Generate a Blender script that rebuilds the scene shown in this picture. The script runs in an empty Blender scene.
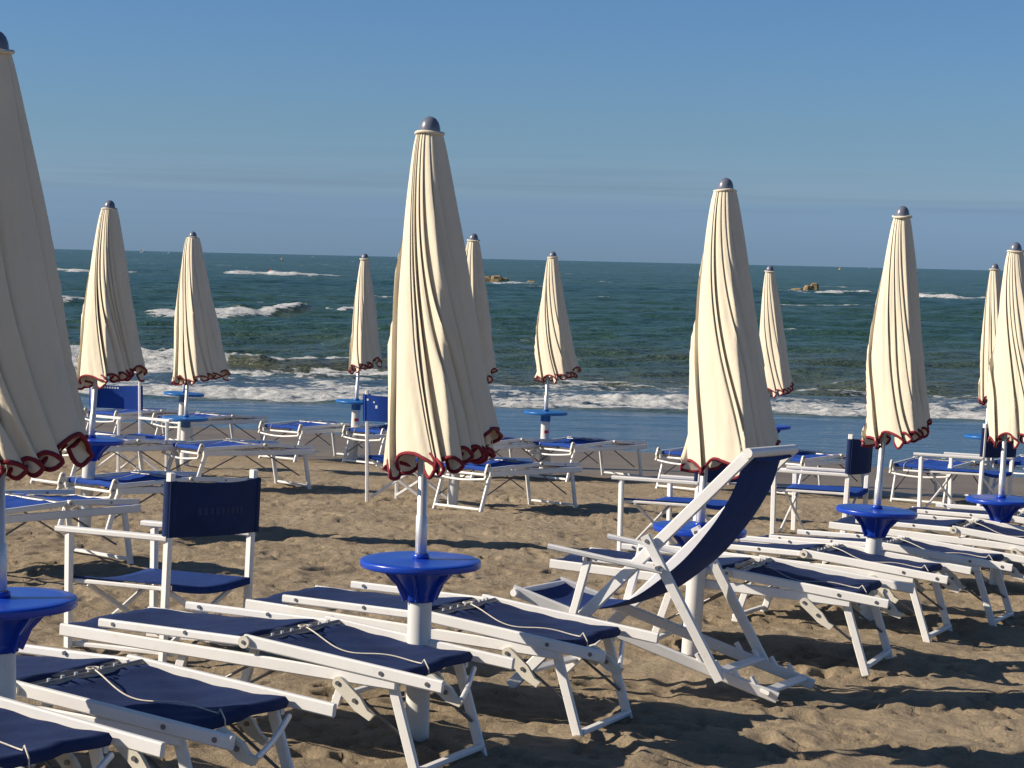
import bpy, math, random
import numpy as np
from mathutils import Vector, Matrix, Quaternion

random.seed(7)
S = bpy.context.scene
COL = S.collection
F = 2100.0
HC = 1.97          # camera height above the sand below the big umbrella
SEA_Z = HC - 2.65

# ------------------------------------------------------------------ camera
PITCH = math.atan((384 - 259.2) / F)
ROLL = math.atan(0.0228)
fwd = Vector((0, math.cos(PITCH), -math.sin(PITCH)))
r0 = Vector((1, 0, 0)); u0 = Vector((0, math.sin(PITCH), math.cos(PITCH)))
rgt = r0 * math.cos(ROLL) + u0 * math.sin(ROLL)
upv = u0 * math.cos(ROLL) - r0 * math.sin(ROLL)
CAM = Vector((0, 0, HC))
cd = bpy.data.cameras.new('camera'); cam = bpy.data.objects.new('camera', cd); COL.objects.link(cam)
m = Matrix((rgt, upv, -fwd)).transposed().to_4x4(); m.translation = CAM
cam.matrix_world = m
cd.sensor_width = 36; cd.lens = F / 1024 * 36; cd.clip_start = 0.1; cd.clip_end = 60000
S.camera = cam

def ray(px, py):
    return fwd + rgt * ((px - 512) / F) + upv * ((384 - py) / F)

# ------------------------------------------------------------------ terrain
def plane_z(x, y):
    k = np.clip((y - 14) / 16.0, 0, 1)
    c = 0.026 * (1 - k) + 0.012 * k
    h = 1.72 + 0.031 * y + c * np.clip(x, -12, 14)
    return HC - h

def _hash(ix, iy, seed):
    n = (ix.astype(np.int64) * 374761393 + iy.astype(np.int64) * 668265263 + seed * 1442695041) & 0xffffffff
    n = ((n ^ (n >> 13)) * 1274126177) & 0xffffffff
    n = n ^ (n >> 16)
    return (n & 0xffff) / 65535.0

def vnoise(x, y, seed=0):
    x = np.asarray(x, float); y = np.asarray(y, float)
    ix = np.floor(x); iy = np.floor(y); fx = x - ix; fy = y - iy
    fx = fx * fx * fx * (fx * (fx * 6 - 15) + 10); fy = fy * fy * fy * (fy * (fy * 6 - 15) + 10)
    a = _hash(ix, iy, seed); b = _hash(ix + 1, iy, seed); c = _hash(ix, iy + 1, seed); d = _hash(ix + 1, iy + 1, seed)
    return (a * (1 - fx) + b * fx) * (1 - fy) + (c * (1 - fx) + d * fx) * fy - 0.5

def fbm(x, y, seed=0, o=4, g=0.5):
    r = 0; a = 1
    for i in range(o):
        ca, sa = math.cos(i * 1.1), math.sin(i * 1.1)
        r = r + a * vnoise((x * ca - y * sa) * 2 ** i + 17 * i, (x * sa + y * ca) * 2 ** i + 5 * i, seed + i * 7)
        a *= g
    return r

def sand_z(x, y):
    x = np.asarray(x, float); y = np.asarray(y, float)
    z = plane_z(x, y)
    dry = np.clip((25.5 - (y + 0.3 * x)) / 6.0, 0.04, 1)
    near = np.clip((y - 2) / 4, 0, 1)
    z = z + dry * near * (0.040 * fbm(x * 1.3, y * 1.0, 3, 2) + 0.026 * fbm(x * 3.4, y * 3.0, 11, 2))
    return z

FOOT = []
rf = random.Random(5)
for i in range(1500):
    y = 6 + 18 * rf.random() ** 1.2; x = rf.uniform(-0.34, 0.36) * (y + 1)
    FOOT.append((x, y, rf.uniform(0, math.pi), rf.uniform(.08, .16), rf.uniform(.035, .07), rf.uniform(.008, .026)))

def ground(px, py, dz=0.0):
    """point of the sand (raised by dz) seen at a pixel"""
    d = ray(px, py); t = 10.0
    for _ in range(40):
        p = CAM + d * t
        z = float(plane_z(p.x, p.y)) + dz
        t = t * (CAM.z - z) / max(1e-6, (CAM.z - p.z))
    return CAM + d * t

def gz(x, y):
    return float(sand_z(x, y))

# ------------------------------------------------------------------ mesh builder
class MB:
    def __init__(s): s.v = []; s.f = []; s.sm = []
    def add(s, vs, fs, smooth=False):
        o = len(s.v); s.v += [tuple(v) for v in vs]
        s.f += [tuple(i + o for i in f) for f in fs]; s.sm += [smooth] * len(fs)
    def prism(s, p0, p1, prof, side, smooth=False, prof1=None):
        p0 = Vector(p0); p1 = Vector(p1); ax = (p1 - p0).normalized()
        sd = Vector(side); sd = (sd - ax * sd.dot(ax))
        if sd.length < 1e-5: sd = ax.orthogonal()
        sd.normalize(); up = ax.cross(sd)
        n = len(prof); prof1 = prof1 or prof
        vs = [p0 + sd * a + up * b for a, b in prof] + [p1 + sd * a + up * b for a, b in prof1]
        fs = [(i, (i + 1) % n, n + (i + 1) % n, n + i) for i in range(n)]
        s.add(vs, fs, smooth)
        s.add(vs, [tuple(reversed(range(n))), tuple(range(n, 2 * n))], False)
    def bar(s, p0, p1, w, h, side=(0, 1, 0), ch=None):
        """w across 'side', h across the other direction; chamfered edges"""
        c = ch if ch is not None else min(w, h) * 0.22
        a, b = w / 2, h / 2
        prof = [(-a + c, -b), (a - c, -b), (a, -b + c), (a, b - c), (a - c, b), (-a + c, b), (-a, b - c), (-a, -b + c)]
        s.prism(p0, p1, prof, side)
    def tube(s, p0, p1, r, n=14, r1=None):
        r1 = r if r1 is None else r1
        P = [(math.cos(2 * math.pi * i / n), math.sin(2 * math.pi * i / n)) for i in range(n)]
        s.prism(p0, p1, [(r * a, r * b) for a, b in P], (0.3, 0.2, 1), True, [(r1 * a, r1 * b) for a, b in P])
    def path(s, pts, r, n=8, closed=False, flat=1.0):
        pts = [Vector(p) for p in pts]; N = len(pts); vs = []; prev = None
        for i, p in enumerate(pts):
            if closed: t = pts[(i + 1) % N] - pts[i - 1]
            else: t = pts[min(i + 1, N - 1)] - pts[max(i - 1, 0)]
            if t.length < 1e-9: t = Vector((0, 0, 1))
            t.normalize()
            a = (prev - t * prev.dot(t)) if prev else t.orthogonal()
            if a.length < 1e-6: a = t.orthogonal()
            a.normalize(); prev = a; b = t.cross(a)
            for k in range(n):
                q = 2 * math.pi * k / n
                vs.append(p + a * (r * math.cos(q)) + b * (r * math.sin(q) * flat))
        fs = []
        for i in range(N if closed else N - 1):
            j = (i + 1) % N
            for k in range(n):
                fs.append((i * n + k, i * n + (k + 1) % n, j * n + (k + 1) % n, j * n + k))
        s.add(vs, fs, True)
        if not closed:
            s.add(vs[:n], [tuple(reversed(range(n)))]); s.add(vs[-n:], [tuple(range(n))])
    def lathe(s, prof, c=(0, 0, 0), n=40, smooth=True, axis=None):
        c = Vector(c); vs = []
        for r, z in prof:
            for k in range(n):
                q = 2 * math.pi * k / n
                p = Vector((r * math.cos(q), r * math.sin(q), z))
                if axis is not None: p = axis @ p
                vs.append(c + p)
        fs = []
        for i in range(len(prof) - 1):
            for k in range(n):
                fs.append((i * n + k, i * n + (k + 1) % n, (i + 1) * n + (k + 1) % n, (i + 1) * n + k))
        s.add(vs, fs, smooth)
    def grid(s, P, smooth=True, wrap=False):
        ni = len(P); nj = len(P[0])
        vs = [p for row in P for p in row]; fs = []
        for i in range(ni - 1):
            for j in range(nj if wrap else nj - 1):
                k = (j + 1) % nj
                fs.append((i * nj + j, i * nj + k, (i + 1) * nj + k, (i + 1) * nj + j))
        s.add(vs, fs, smooth)
    def sheet(s, P, th=0.003):
        """a cloth sheet with thickness from a grid of points"""
        ni = len(P); nj = len(P[0]); P = [[Vector(p) for p in r] for r in P]; N = []
        for i in range(ni):
            row = []
            for j in range(nj):
                a = P[min(i + 1, ni - 1)][j] - P[max(i - 1, 0)][j]
                b = P[i][min(j + 1, nj - 1)] - P[i][max(j - 1, 0)]
                n = a.cross(b); n.normalize(); row.append(n)
            N.append(row)
        T = [[P[i][j] + N[i][j] * th / 2 for j in range(nj)] for i in range(ni)]
        B = [[P[i][j] - N[i][j] * th / 2 for j in range(nj)] for i in range(ni)]
        s.grid(T); s.grid([list(reversed(r)) for r in B])
        for a, b in ((T[0], B[0]), (B[-1], T[-1]), ([r[-1] for r in T], [r[-1] for r in B]), ([r[0] for r in B], [r[0] for r in T])):
            s.grid([b, a], False)
    def build(s, name, mat, parent=None):
        me = bpy.data.meshes.new(name); me.from_pydata(s.v, [], s.f); me.update()
        me.polygons.foreach_set('use_smooth', s.sm)
        me.materials.append(mat)
        o = bpy.data.objects.new(name, me); COL.objects.link(o)
        if parent: o.parent = parent
        return o

def tag(o, label=None, cat=None, group=None, kind=None):
    if label: o['label'] = label
    if cat: o['category'] = cat
    if group: o['group'] = group
    if kind: o['kind'] = kind
    return o

def empty(name, loc=(0, 0, 0)):
    o = bpy.data.objects.new(name, None); COL.objects.link(o); o.location = loc
    o.empty_display_size = 0.1
    return o

# ------------------------------------------------------------------ materials
def new_mat(name):
    mt = bpy.data.materials.new(name); mt.use_nodes = True
    nt = mt.node_tree; b = nt.nodes['Principled BSDF']
    return mt, nt, b

def N(nt, t, **k):
    n = nt.nodes.new(t)
    for a, v in k.items():
        if a in ('inputs',):
            for i, w in v.items(): n.inputs[i].default_value = w
        else: setattr(n, a, v)
    return n

def simple(name, col, rough=0.5, metal=0.0, var=0.12, scale=6.0, bump=0.0, bscale=80.0, spec=0.5, dirt=None, coat=0.0):
    mt, nt, b = new_mat(name); L = nt.links
    tc = N(nt, 'ShaderNodeTexCoord')
    no = N(nt, 'ShaderNodeTexNoise', inputs={'Scale': scale, 'Detail': 5.0, 'Roughness': 0.6})
    L.new(tc.outputs['Object'], no.inputs['Vector'])
    cr = N(nt, 'ShaderNodeValToRGB')
    lo = tuple(c * (1 - var) for c in col); hi = tuple(min(1, c * (1 + var * 0.6)) for c in col)
    cr.color_ramp.elements[0].position = 0.3; cr.color_ramp.elements[0].color = (*lo, 1)
    cr.color_ramp.elements[1].position = 0.7; cr.color_ramp.elements[1].color = (*hi, 1)
    L.new(no.outputs['Fac'], cr.inputs['Fac'])
    out = cr.outputs['Color']
    if dirt:
        dn = N(nt, 'ShaderNodeTexNoise', inputs={'Scale': 22.0, 'Detail': 6.0, 'Roughness': 0.7})
        L.new(tc.outputs['Object'], dn.inputs['Vector'])
        dr = N(nt, 'ShaderNodeValToRGB')
        dr.color_ramp.elements[0].position = 0.55; dr.color_ramp.elements[0].color = (0, 0, 0, 1)
        dr.color_ramp.elements[1].position = 0.8; dr.color_ramp.elements[1].color = (0.6, 0.6, 0.6, 1)
        L.new(dn.outputs['Fac'], dr.inputs['Fac'])
        mx = N(nt, 'ShaderNodeMix', data_type='RGBA'); mx.inputs['B'].default_value = (*dirt, 1)
        L.new(dr.outputs['Color'], mx.inputs['Factor']); L.new(out, mx.inputs['A']); out = mx.outputs['Result']
    L.new(out, b.inputs['Base Color'])
    b.inputs['Roughness'].default_value = rough; b.inputs['Metallic'].default_value = metal
    b.inputs['Specular IOR Level'].default_value = spec; b.inputs['Coat Weight'].default_value = coat
    if bump > 0:
        bn = N(nt, 'ShaderNodeTexNoise', inputs={'Scale': bscale, 'Detail': 4.0})
        L.new(tc.outputs['Object'], bn.inputs['Vector'])
        bp = N(nt, 'ShaderNodeBump', inputs={'Strength': bump, 'Distance': 0.01})
        L.new(bn.outputs['Fac'], bp.inputs['Height']); L.new(bp.outputs['Normal'], b.inputs['Normal'])
    return mt

M_white = simple('white painted aluminium', (0.80, 0.80, 0.79), 0.38, var=0.05, scale=5, dirt=(0.62, 0.58, 0.50))
M_nylon = simple('cream nylon', (0.66, 0.63, 0.54), 0.5, var=0.08, dirt=(0.4, 0.36, 0.3))
M_post = simple('white plastic post', (0.70, 0.70, 0.68), 0.5, var=0.06, scale=3, dirt=(0.50, 0.46, 0.38))
M_alu = simple('brushed aluminium', (0.66, 0.67, 0.69), 0.42, 0.55, var=0.06, scale=12)
M_steel = simple('dull steel', (0.22, 0.22, 0.23), 0.45, 0.8, var=0.15, scale=30)
M_blue = simple('glossy blue plastic', (0.010, 0.055, 0.42), 0.28, var=0.08, scale=4, spec=0.5, bump=0.03, bscale=25)
M_teal = simple('faded blue plastic', (0.012, 0.13, 0.42), 0.35, var=0.15, scale=4, spec=0.5)
M_cap = simple('grey plastic cap', (0.13, 0.15, 0.21), 0.32, var=0.1, scale=8)
M_trim = simple('dark red binding', (0.20, 0.011, 0.024), 0.85, var=0.2, scale=25, bump=0.3, bscale=300)
M_cord = simple('off white cord', (0.62, 0.58, 0.50), 0.9, var=0.2, scale=60)
M_sticker = simple('red sticker', (0.5, 0.03, 0.04), 0.5)
M_print = simple('white print', (0.75, 0.77, 0.8), 0.7)
M_emboss = simple('dark blue print', (0.0135, 0.0305, 0.106), 0.8)

def cloth_mat(name, col, transl, weave, scale, var):
    mt, nt, b = new_mat(name); L = nt.links
    tc = N(nt, 'ShaderNodeTexCoord')
    no = N(nt, 'ShaderNodeTexNoise', inputs={'Scale': scale, 'Detail': 6.0, 'Roughness': 0.65})
    L.new(tc.outputs['Object'], no.inputs['Vector'])
    cr = N(nt, 'ShaderNodeValToRGB')
    cr.color_ramp.elements[0].position = 0.25; cr.color_ramp.elements[0].color = (*[c * (1 - var) for c in col], 1)
    cr.color_ramp.elements[1].position = 0.75; cr.color_ramp.elements[1].color = (*[min(1, c * (1 + var * .4)) for c in col], 1)
    L.new(no.outputs['Fac'], cr.inputs['Fac']); L.new(cr.outputs['Color'], b.inputs['Base Color'])
    b.inputs['Roughness'].default_value = 0.85; b.inputs['Specular IOR Level'].default_value = 0.25
    b.inputs['Sheen Weight'].default_value = 0.0
    b1 = N(nt, 'ShaderNodeTexNoise', inputs={'Scale': weave, 'Detail': 2.0})
    b2 = N(nt, 'ShaderNodeTexNoise', inputs={'Scale': 9.0, 'Detail': 4.0})
    mp = N(nt, 'ShaderNodeMapping'); mp.inputs['Scale'].default_value = (1, 1, 0.35)
    L.new(tc.outputs['Object'], mp.inputs['Vector']); L.new(mp.outputs['Vector'], b2.inputs['Vector'])
    L.new(tc.outputs['Object'], b1.inputs['Vector'])
    ad = N(nt, 'ShaderNodeMath', operation='MULTIPLY_ADD'); ad.inputs[1].default_value = 0.06
    L.new(b1.outputs['Fac'], ad.inputs[0]); L.new(b2.outputs['Fac'], ad.inputs[2])
    bp = N(nt, 'ShaderNodeBump', inputs={'Strength': 0.35, 'Distance': 0.02})
    L.new(ad.outputs[0], bp.inputs['Height']); L.new(bp.outputs['Normal'], b.inputs['Normal'])
    if transl > 0:
        tr = N(nt, 'ShaderNodeBsdfTranslucent'); L.new(cr.outputs['Color'], tr.inputs['Color']); L.new(bp.outputs['Normal'], tr.inputs['Normal'])
        ms = N(nt, 'ShaderNodeMixShader'); ms.inputs[0].default_value = transl
        L.new(b.outputs[0], ms.inputs[1]); L.new(tr.outputs[0], ms.inputs[2])
        L.new(ms.outputs[0], nt.nodes['Material Output'].inputs['Surface'])
    return mt
M_cream = cloth_mat('cream canvas', (0.73, 0.665, 0.53), 0.03, 500, 5.0, 0.08)
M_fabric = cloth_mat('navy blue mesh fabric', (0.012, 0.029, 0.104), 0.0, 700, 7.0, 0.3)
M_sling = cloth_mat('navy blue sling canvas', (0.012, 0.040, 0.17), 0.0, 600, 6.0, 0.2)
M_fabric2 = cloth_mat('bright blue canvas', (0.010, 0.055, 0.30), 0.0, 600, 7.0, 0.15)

# ------------------------------------------------------------------ world
SUN_EL = math.radians(31)
SUN_AZ = math.atan2(-math.cos(math.radians(6)), -math.sin(math.radians(6)))   # from +Y towards +X
sdir = Vector((math.sin(SUN_AZ) * math.cos(SUN_EL), math.cos(SUN_AZ) * math.cos(SUN_EL), math.sin(SUN_EL)))
W = bpy.data.worlds.new('World'); S.world = W; W.use_nodes = True
nt = W.node_tree; L = nt.links; bg = nt.nodes['Background']
sky = N(nt, 'ShaderNodeTexSky', sky_type='NISHITA', sun_disc=False, sun_elevation=SUN_EL, sun_rotation=SUN_AZ,
        altitude=0, air_density=1.0, dust_density=0.6, ozone_density=4.0)
tc = N(nt, 'ShaderNodeTexCoord')
sep = N(nt, 'ShaderNodeSeparateXYZ'); L.new(tc.outputs['Generated'], sep.inputs[0])
# grade of the sky: less glare low down
rmp = N(nt, 'ShaderNodeValToRGB')
el = rmp.color_ramp.elements
el[0].position = 0.0; el[0].color = (0.290, 0.437, 0.768, 1)
el[1].position = 0.35; el[1].color = (0.27, 0.32, 0.37, 1)
for p_, c_ in ((0.009, (.263, .397, .715)), (0.026, (.250, .358, .62)), (0.031, (.288, .384, .59)), (0.036, (.290, .383, .57)), (0.061, (.271, .362, .493)), (0.122, (.258, .355, .488))):
    e = el.new(p_); e.color = (*c_, 1)
L.new(sep.outputs['Z'], rmp.inputs['Fac'])
mul = N(nt, 'ShaderNodeMix', data_type='RGBA', blend_type='MULTIPLY'); mul.inputs['Factor'].default_value = 1
L.new(sky.outputs[0], mul.inputs['A']); L.new(rmp.outputs['Color'], mul.inputs['B'])
# faint streaks of cloud low over the sea
mp = N(nt, 'ShaderNodeMapping'); mp.inputs['Scale'].default_value = (2.2, 2.2, 105.0)
L.new(tc.outputs['Generated'], mp.inputs['Vector'])
cn = N(nt, 'ShaderNodeTexNoise', inputs={'Scale': 1.6, 'Detail': 4.0, 'Roughness': 0.5}); L.new(mp.outputs[0], cn.inputs['Vector'])
cr = N(nt, 'ShaderNodeValToRGB'); cr.color_ramp.elements[0].position = 0.5; cr.color_ramp.elements[1].position = 0.72
L.new(cn.outputs['Fac'], cr.inputs['Fac'])
bell = N(nt, 'ShaderNodeValToRGB'); be = bell.color_ramp.elements
be[0].position = 0.010; be[0].color = (0, 0, 0, 1); be[1].position = 0.055; be[1].color = (0, 0, 0, 1)
x = be.new(0.024); x.color = (1, 1, 1, 1); x = be.new(0.034); x.color = (1, 1, 1, 1)
L.new(sep.outputs['Z'], bell.inputs['Fac'])
mm = N(nt, 'ShaderNodeMath', operation='MULTIPLY'); L.new(cr.outputs['Color'], mm.inputs[0]); L.new(bell.outputs['Color'], mm.inputs[1])
m3 = N(nt, 'ShaderNodeMath', operation='MULTIPLY'); m3.inputs[1].default_value = 0.38; L.new(mm.outputs[0], m3.inputs[0])
cm = N(nt, 'ShaderNodeMix', data_type='RGBA', blend_type='MULTIPLY'); cm.inputs['B'].default_value = (0.66, 0.66, 0.74, 1)
L.new(m3.outputs[0], cm.inputs['Factor']); L.new(mul.outputs['Result'], cm.inputs['A'])
L.new(cm.outputs['Result'], bg.inputs['Color']); bg.inputs['Strength'].default_value = 0.15

sl = bpy.data.lights.new('sun', 'SUN'); sl.energy = 5.0; sl.angle = math.radians(0.5); sl.color = (1.0, 0.87, 0.70)
so = bpy.data.objects.new('sun', sl); COL.objects.link(so)
so.rotation_euler = sdir.to_track_quat('Z', 'Y').to_euler(); so.location = (-30, -10, 30)

S.view_settings.view_transform = 'Standard'; S.view_settings.look = 'None'
S.view_settings.exposure = 0.4; S.view_settings.gamma = 1.0

# ------------------------------------------------------------------ grids from numpy
def np_grid(name, X, Y, Z, mat, attrs=None):
    ni, nj = X.shape
    co = np.stack([X, Y, Z], -1).reshape(-1, 3).astype(np.float32)
    idx = np.arange(ni * nj).reshape(ni, nj)
    q = np.stack([idx[:-1, :-1], idx[:-1, 1:], idx[1:, 1:], idx[1:, :-1]], -1).reshape(-1, 4)
    me = bpy.data.meshes.new(name)
    me.vertices.add(len(co)); me.vertices.foreach_set('co', co.ravel())
    me.loops.add(q.size); me.loops.foreach_set('vertex_index', q.ravel().astype(np.int32))
    me.polygons.add(len(q)); me.polygons.foreach_set('loop_start', np.arange(0, q.size, 4, dtype=np.int32))
    me.polygons.foreach_set('loop_total', np.full(len(q), 4, np.int32))
    me.polygons.foreach_set('use_smooth', np.ones(len(q), bool))
    me.update(calc_edges=True); me.validate()
    for k, a in (attrs or {}).items():
        at = me.attributes.new(k, 'FLOAT', 'POINT'); at.data.foreach_set('value', a.ravel().astype(np.float32))
    me.materials.append(mat)
    o = bpy.data.objects.new(name, me); COL.objects.link(o)
    return o

# ------------------------------------------------------------------ sand
def ramp(nt, stops):
    n = N(nt, 'ShaderNodeValToRGB'); e = n.color_ramp.elements
    e[0].position, e[0].color = stops[0][0], (*stops[0][1], 1)
    e[1].position, e[1].color = stops[-1][0], (*stops[-1][1], 1)
    for p, c in stops[1:-1]:
        q = e.new(p); q.color = (*c, 1)
    return n

M_sand, nt, b = new_mat('beach sand'); L = nt.links
geo = N(nt, 'ShaderNodeNewGeometry')
n1 = N(nt, 'ShaderNodeTexNoise', inputs={'Scale': 1.1, 'Detail': 6.0, 'Roughness': 0.6}); L.new(geo.outputs['Position'], n1.inputs['Vector'])
n2 = N(nt, 'ShaderNodeTexNoise', inputs={'Scale': 260.0, 'Detail': 2.0}); L.new(geo.outputs['Position'], n2.inputs['Vector'])
n3 = N(nt, 'ShaderNodeTexNoise', inputs={'Scale': 14.0, 'Detail': 8.0, 'Roughness': 0.72}); L.new(geo.outputs['Position'], n3.inputs['Vector'])
c1 = ramp(nt, [(0.3, (0.31, 0.245, 0.165)), (0.7, (0.43, 0.35, 0.245))]); L.new(n1.outputs['Fac'], c1.inputs['Fac'])
c2 = ramp(nt, [(0.25, (0.72, 0.72, 0.72)), (0.75, (1.2, 1.2, 1.2))]); L.new(n2.outputs['Fac'], c2.inputs['Fac'])
c3 = ramp(nt, [(0.35, (0.86, 0.86, 0.86)), (0.65, (1.08, 1.08, 1.08))]); L.new(n3.outputs['Fac'], c3.inputs['Fac'])
x1 = N(nt, 'ShaderNodeMix', data_type='RGBA', blend_type='MULTIPLY'); x1.inputs['Factor'].default_value = 1
L.new(c1.outputs[0], x1.inputs['A']); L.new(c2.outputs[0], x1.inputs['B'])
x2 = N(nt, 'ShaderNodeMix', data_type='RGBA', blend_type='MULTIPLY'); x2.inputs['Factor'].default_value = 1
L.new(x1.outputs['Result'], x2.inputs['A']); L.new(c3.outputs[0], x2.inputs['B'])
# small dark debris
vo = N(nt, 'ShaderNodeTexVoronoi', inputs={'Scale': 9.0}); L.new(geo.outputs['Position'], vo.inputs['Vector'])
cv = ramp(nt, [(0.045, (0.35, 0.30, 0.26)), (0.08, (1, 1, 1))]); L.new(vo.outputs['Distance'], cv.inputs['Fac'])
x3 = N(nt, 'ShaderNodeMix', data_type='RGBA', blend_type='MULTIPLY'); x3.inputs['Factor'].default_value = 0.6
L.new(x2.outputs['Result'], x3.inputs['A']); L.new(cv.outputs[0], x3.inputs['B'])
# wetness
at = N(nt, 'ShaderNodeAttribute', attribute_name='wet')
wn = N(nt, 'ShaderNodeMath', operation='MULTIPLY_ADD'); wn.inputs[1].default_value = 0.5; 
L.new(n1.outputs['Fac'], wn.inputs[0]); L.new(at.outputs['Fac'], wn.inputs[2])
wr = ramp(nt, [(0.55, (0, 0, 0)), (0.85, (1, 1, 1))]); L.new(wn.outputs[0], wr.inputs['Fac'])
x4 = N(nt, 'ShaderNodeMix', data_type='RGBA', blend_type='MULTIPLY'); x4.inputs['B'].default_value = (0.52, 0.52, 0.53, 1)
L.new(wr.outputs[0], x4.inputs['Factor']); L.new(x3.outputs['Result'], x4.inputs['A']); L.new(x4.outputs['Result'], b.inputs['Base Color'])
rr = N(nt, 'ShaderNodeMapRange'); rr.inputs['To Min'].default_value = 0.95; rr.inputs['To Max'].default_value = 0.45
L.new(wr.outputs[0], rr.inputs['Value']); L.new(rr.outputs[0], b.inputs['Roughness'])
b.inputs['Specular IOR Level'].default_value = 0.25
bsum = N(nt, 'ShaderNodeMath', operation='MULTIPLY_ADD'); bsum.inputs[1].default_value = 0.08
L.new(n2.outputs['Fac'], bsum.inputs[0]); L.new(n3.outputs['Fac'], bsum.inputs[2])
dry = N(nt, 'ShaderNodeMapRange'); dry.inputs['To Min'].default_value = 1.0; dry.inputs['To Max'].default_value = 0.12
L.new(wr.outputs[0], dry.inputs['Value'])
bp = N(nt, 'ShaderNodeBump', inputs={'Distance': 0.045}); L.new(bsum.outputs[0], bp.inputs['Height']); L.new(dry.outputs[0], bp.inputs['Strength'])
L.new(bp.outputs['Normal'], b.inputs['Normal'])

def axis_x():
    a = -np.geomspace(7.0, 4000, 40)[::-1]; c = np.geomspace(8.5, 4000, 40)
    return np.concatenate([a, np.arange(-6.98, 8.48, 0.02), c])
def axis_y():
    a = np.linspace(-60, 5.0, 30)
    r = [5.1]
    while r[-1] < 33: r.append(r[-1] + 0.014 * (r[-1] / 7.0) ** 1.35)
    return np.concatenate([a, np.array(r), np.array([34, 36, 40, 50, 80, 200, 600])])
gx = axis_x(); gy = axis_y()
X, Y = np.meshgrid(gx, gy)
Z = sand_z(X, Y)
dry_m = np.clip((24.5 - (Y + 0.3 * X)) / 4.0, 0, 1) * np.clip((Y - 4) / 3, 0, 1)
Z += dry_m * (0.013 * fbm(X * 8.5, Y * 7, 31, 3, 0.6))
pk = fbm(X * 11, Y * 8, 83, 3, .6)          # small sharp pits and crumbs
Z -= dry_m * 0.022 * np.clip((pk - .32) / .25, 0, 1) ** 1.2
pk = fbm(X * 3.0, Y * 6.5, 87, 3, .6)
Z -= dry_m * 0.020 * np.clip((pk - .30) / .2, 0, 1)
for (fx, fy, ang, la, lb, dp) in FOOT:
    i0, i1 = np.searchsorted(gy, [fy - .3, fy + .3]); j0, j1 = np.searchsorted(gx, [fx - .3, fx + .3])
    if j1 - j0 < 2 or i1 - i0 < 2: continue
    dx = X[i0:i1, j0:j1] - fx; dy = Y[i0:i1, j0:j1] - fy
    u = (dx * math.cos(ang) + dy * math.sin(ang)) / la; v = (-dx * math.sin(ang) + dy * math.cos(ang)) / lb
    q = np.sqrt(u * u + v * v)
    Z[i0:i1, j0:j1] += dry_m[i0:i1, j0:j1] * dp * (-np.exp(-(q / 0.85) ** 4) + 0.45 * np.exp(-((q - 1.35) / 0.35) ** 2))
for bx_, by_ in ((417, 740), (690, 660), (867, 622), (996, 588), (84, 530), (452, 508), (353, 461), (543, 477), (184, 467)):
    g = ground(bx_, by_); dd = np.hypot(X - g.x, Y - g.y)
    Z += .030 * np.exp(-(dd / .13) ** 2) * (1 + 1.2 * fbm(X * 9, Y * 9, 91, 2)) * (dd < 1)
Z = np.maximum(Z, -30)
wet = np.clip((Y + 0.36 * X - 22.3) / 4.0, 0, 1)
sand = np_grid('sand', X, Y, Z, M_sand, {'wet': wet})
tag(sand, kind='structure')

# ------------------------------------------------------------------ sea
M_sea, nt, b = new_mat('sea water'); L = nt.links
geo = N(nt, 'ShaderNodeNewGeometry')
mpv = N(nt, 'ShaderNodeMapping'); mpv.inputs['Scale'].default_value = (0.35, 1.0, 1.0); L.new(geo.outputs['Position'], mpv.inputs['Vector'])
w1 = N(nt, 'ShaderNodeTexNoise', inputs={'Scale': 0.9, 'Detail': 7.0, 'Roughness': 0.62}); L.new(mpv.outputs[0], w1.inputs['Vector'])
mpf = N(nt, 'ShaderNodeMapping'); mpf.inputs['Scale'].default_value = (0.010, 0.028, 1.0); L.new(geo.outputs['Position'], mpf.inputs['Vector'])
w2 = N(nt, 'ShaderNodeTexNoise', inputs={'Scale': 1.0, 'Detail': 5.0, 'Roughness': 0.6}); L.new(mpf.outputs[0], w2.inputs['Vector'])
deep = ramp(nt, [(0.3, (0.019, 0.060, 0.048)), (0.7, (0.042, 0.094, 0.068))]); L.new(w2.outputs['Fac'], deep.inputs['Fac'])
shal = ramp(nt, [(0.35, (0.044, 0.084, 0.078)), (0.65, (0.088, 0.102, 0.068))])
mps = N(nt, 'ShaderNodeMapping'); mps.inputs['Scale'].default_value = (0.05, 0.16, 1.0); L.new(geo.outputs['Position'], mps.inputs['Vector'])
w3 = N(nt, 'ShaderNodeTexNoise', inputs={'Scale': 1.0, 'Detail': 4.0}); L.new(mps.outputs[0], w3.inputs['Vector'])
L.new(w3.outputs['Fac'], shal.inputs['Fac'])
ash = N(nt, 'ShaderNodeAttribute', attribute_name='shallow')
afo = N(nt, 'ShaderNodeAttribute', attribute_name='foam')
awa = N(nt, 'ShaderNodeAttribute', attribute_name='wash')
k1 = N(nt, 'ShaderNodeMix', data_type='RGBA'); L.new(ash.outputs['Fac'], k1.inputs['Factor']); L.new(deep.outputs[0], k1.inputs['A']); L.new(shal.outputs[0], k1.inputs['B'])
k2 = N(nt, 'ShaderNodeMix', data_type='RGBA'); L.new(awa.outputs['Fac'], k2.inputs['Factor']); L.new(k1.outputs['Result'], k2.inputs['A']); k2.inputs['B'].default_value = (0.055, 0.105, 0.175, 1)
fn = N(nt, 'ShaderNodeTexNoise', inputs={'Scale': 3.2, 'Detail': 9.0, 'Roughness': 0.78}); 
mpn = N(nt, 'ShaderNodeMapping'); mpn.inputs['Scale'].default_value = (0.55, 1.0, 1.6); L.new(geo.outputs['Position'], mpn.inputs['Vector']); L.new(mpn.outputs[0], fn.inputs['Vector'])
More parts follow.
